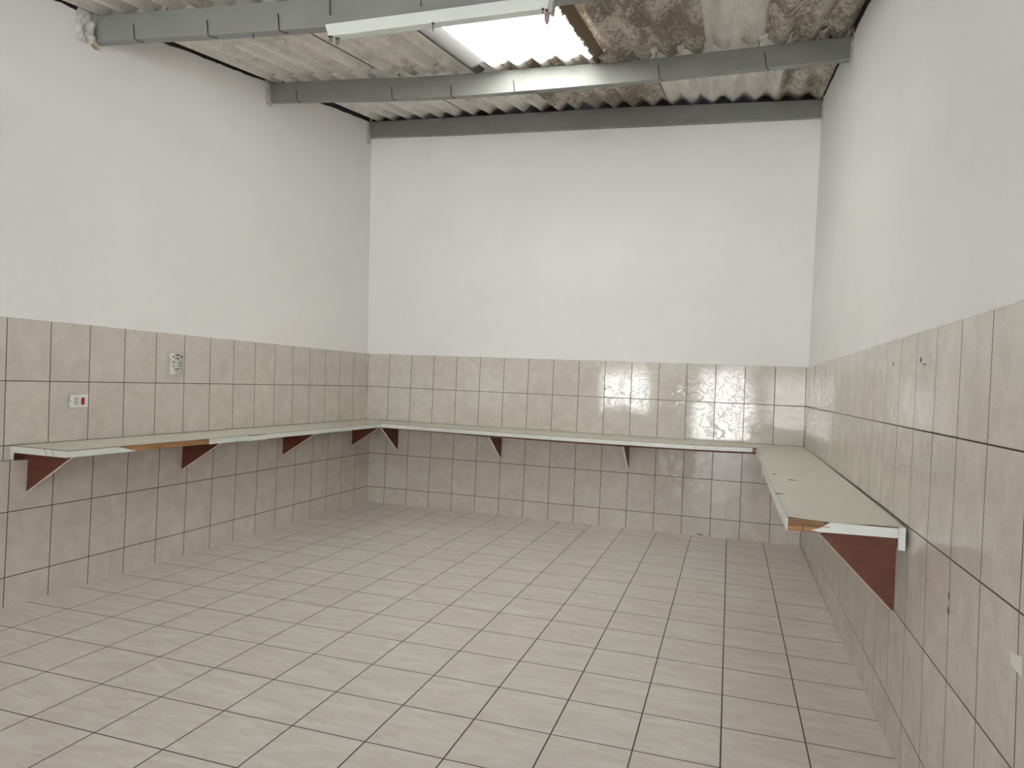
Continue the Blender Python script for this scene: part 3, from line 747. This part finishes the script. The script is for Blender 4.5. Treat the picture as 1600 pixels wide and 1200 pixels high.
# ------------------------------------------------------------------ small things on the walls
def onleft(y, z, d=0.0): return (xl(y, z) + d, y, z)
t = thing('wall_socket', 'white wall socket plate with a red rocker on the left wall tiles', 'socket', onleft(-3.29, 1.073), None)
bm = bmesh.new(); y0, y1, z0, z1 = -3.350, -3.230, 1.036, 1.113
box(bm, xl(y0) + .0005, xl(y0) + .0085, y0, y1, z0, z1); bevel(link('plate', bm, M['plastic'], t), .003)
bm = bmesh.new(); box(bm, xl(y0) + .0083, xl(y0) + .0125, -3.277, -3.257, 1.053, 1.094); bevel(link('red_rocker', bm, M['red'], t), .0015)
bm = bmesh.new(); box(bm, xl(y0) + .0083, xl(y0) + .0100, -3.324, -3.296, 1.050, 1.097); s = bevel(link('socket_insert', bm, M['plastic_grey'], t), .001)
for dz in (.084, .066):
    bm = bmesh.new(); tube(bm, [(xl(y0) + .0095, -3.31, 1.0 + dz), (xl(y0) + .0106, -3.31, 1.0 + dz)], .0035, 12); link('contact_hole', bm, M['ink_grey'], s)
bm = bmesh.new(); tube(bm, [(xl(y0) + .008, -3.3455, 1.075), (xl(y0) + .0095, -3.3455, 1.075)], .003, 10); link('screw', bm, M['ink_grey'], t)

t = thing('wall_label', 'small printed black-and-white label on a greyed glue patch on the left wall tiles', 'label', onleft(-2.56, 1.32))
def wl(bm, y0, y1, z0, z1, d0, d1, skew=0.0):
    xa, xb = xl(y0), xl(y1)
    hexa(bm, [(xa + d0, y0, z0), (xa + d1, y0, z0), (xb + d1, y1, z0 + skew), (xb + d0, y1, z0 + skew)], [(xa + d0, y0, z1), (xa + d1, y0, z1), (xb + d1, y1, z1 + skew), (xb + d0, y1, z1 + skew)])
bm = bmesh.new(); prism(bm, [onleft(-2.640, 1.400, .0004), onleft(-2.486, 1.398, .0004), onleft(-2.484, 1.250, .0004), onleft(-2.53, 1.222, .0004), onleft(-2.640, 1.214, .0004)], (.0004, 0, 0)); link('glue_patch', bm, M['film'], t)
bm = bmesh.new(); prism(bm, [onleft(-2.607, 1.388, .0010), onleft(-2.511, 1.388, .0010), onleft(-2.504, 1.370, .0010), onleft(-2.511, 1.345, .0010), onleft(-2.509, 1.285, .0010), onleft(-2.517, 1.248, .0010), onleft(-2.600, 1.246, .0010), onleft(-2.611, 1.285, .0010), onleft(-2.604, 1.345, .0010), onleft(-2.613, 1.368, .0010)], (.0006, 0, 0)); pp = link('paper', bm, M['paper'], t)
def mark(y, z, wd, ht, mat='ink'):
    bm = bmesh.new(); wl(bm, y - wd / 2, y + wd / 2, z - ht / 2, z + ht / 2, .0017, .0020); return bm
for y, z, wd, ht, mt_ in [(-2.558, 1.379, .044, .0085, 'ink'), (-2.558, 1.367, .012, .006, 'ink_grey'), (-2.560, 1.3545, .042, .0065, 'ink'),
        (-2.592, 1.3385, .024, .003, 'ink_grey'), (-2.590, 1.327, .028, .008, 'ink_grey'), (-2.592, 1.311, .024, .004, 'ink_grey'), (-2.592, 1.304, .024, .003, 'ink_grey'), (-2.590, 1.295, .034, .0028, 'ink_grey'),
        (-2.532, 1.3385, .022, .003, 'ink_grey'), (-2.531, 1.325, .026, .010, 'ink_grey'), (-2.533, 1.306, .026, .008, 'ink_grey'), (-2.533, 1.297, .018, .003, 'ink_grey'),
        (-2.560, 1.282, .048, .0065, 'ink'), (-2.560, 1.268, .058, .0045, 'ink_grey'), (-2.562, 1.253, .036, .004, 'ink_grey')]:
    link('print', mark(y, z, wd, ht), M[mt_], t)
for y, z, r_ in [(-2.593, 1.366, .0072), (-2.523, 1.368, .0075), (-2.522, 1.283, .0052), (-2.527, 1.256, .0048)]:
    bm = bmesh.new(); prism(bm, [(xl(y) + .0017, y + r_ * math.cos(a) * 1.1, z + r_ * math.sin(a) * 1.15) for a in np.linspace(0, 2 * PI, 7)[:-1]], (.0003, 0, 0)); link('print', bm, M['ink'], t)

def wr_patch(name, pts, mat, label, cat, th=.0012):
    bm = bmesh.new(); prism(bm, [(xr(y, z) - .0004, y, z) for y, z in pts], (-th, 0, 0)); return tag(link(name, bm, mat), label, cat)
wr_patch('tape_scrap', [(-4.603, .747), (-4.658, .754), (-4.668, .715), (-4.609, .720)], M['tape'], 'cream scrap of tape stuck to the right wall tiles at the picture edge', 'tape')
wr_patch('glue_mark', [(-.470, 1.512), (-.500, 1.512), (-.508, 1.425), (-.478, 1.425)], M['tan'], 'thin tan vertical mark high on the right wall tiles by the corner', 'mark', .0015)
for pts, lab in [([(-3.700, 1.432), (-3.716, 1.432), (-3.720, 1.418), (-3.704, 1.416)], 'larger dark chipped hole in the upper tiles of the right wall'),
                 ([(-3.735, 1.411), (-3.775, 1.409), (-3.77, 1.405), (-3.74, 1.406)], 'small flat dark chip just below the larger hole on the right wall'),
                 ([(-3.278, 1.432), (-3.290, 1.432), (-3.292, 1.418), (-3.280, 1.418)], 'faint dark hole left of the larger one on the right wall')]:
    wr_patch('tile_chip', pts, M['hook'], lab, 'chip')
for y, z, lab in [(-4.147, .742, 'upper dark chip beside a vertical joint low on the right wall'), (-4.147, .700, 'lower dark chip beside a vertical joint low on the right wall')]:
    wr_patch('tile_chip', [(y + .004, z + .008), (y - .006, z + .006), (y - .005, z - .008), (y + .003, z - .010)], M['hook'], lab, 'chip')
bm = bmesh.new()
for dx, dz, w_ in [(0, 0, .02), (.022, -.004, .018), (.04, -.007, .012)]:
    prism(bm, [(3.33 + dx, -.0004, .012 + dz * .6), (3.33 + dx + w_, -.0004, .009 + dz * .6), (3.33 + dx + w_, -.0004, .018 + dz), (3.33 + dx, -.0004, .022 + dz)], (0, -.0012, 0))
tag(link('tile_chip', bm, M['hook']), 'dark chipped skirting edge where the end wall meets the floor', 'chip')
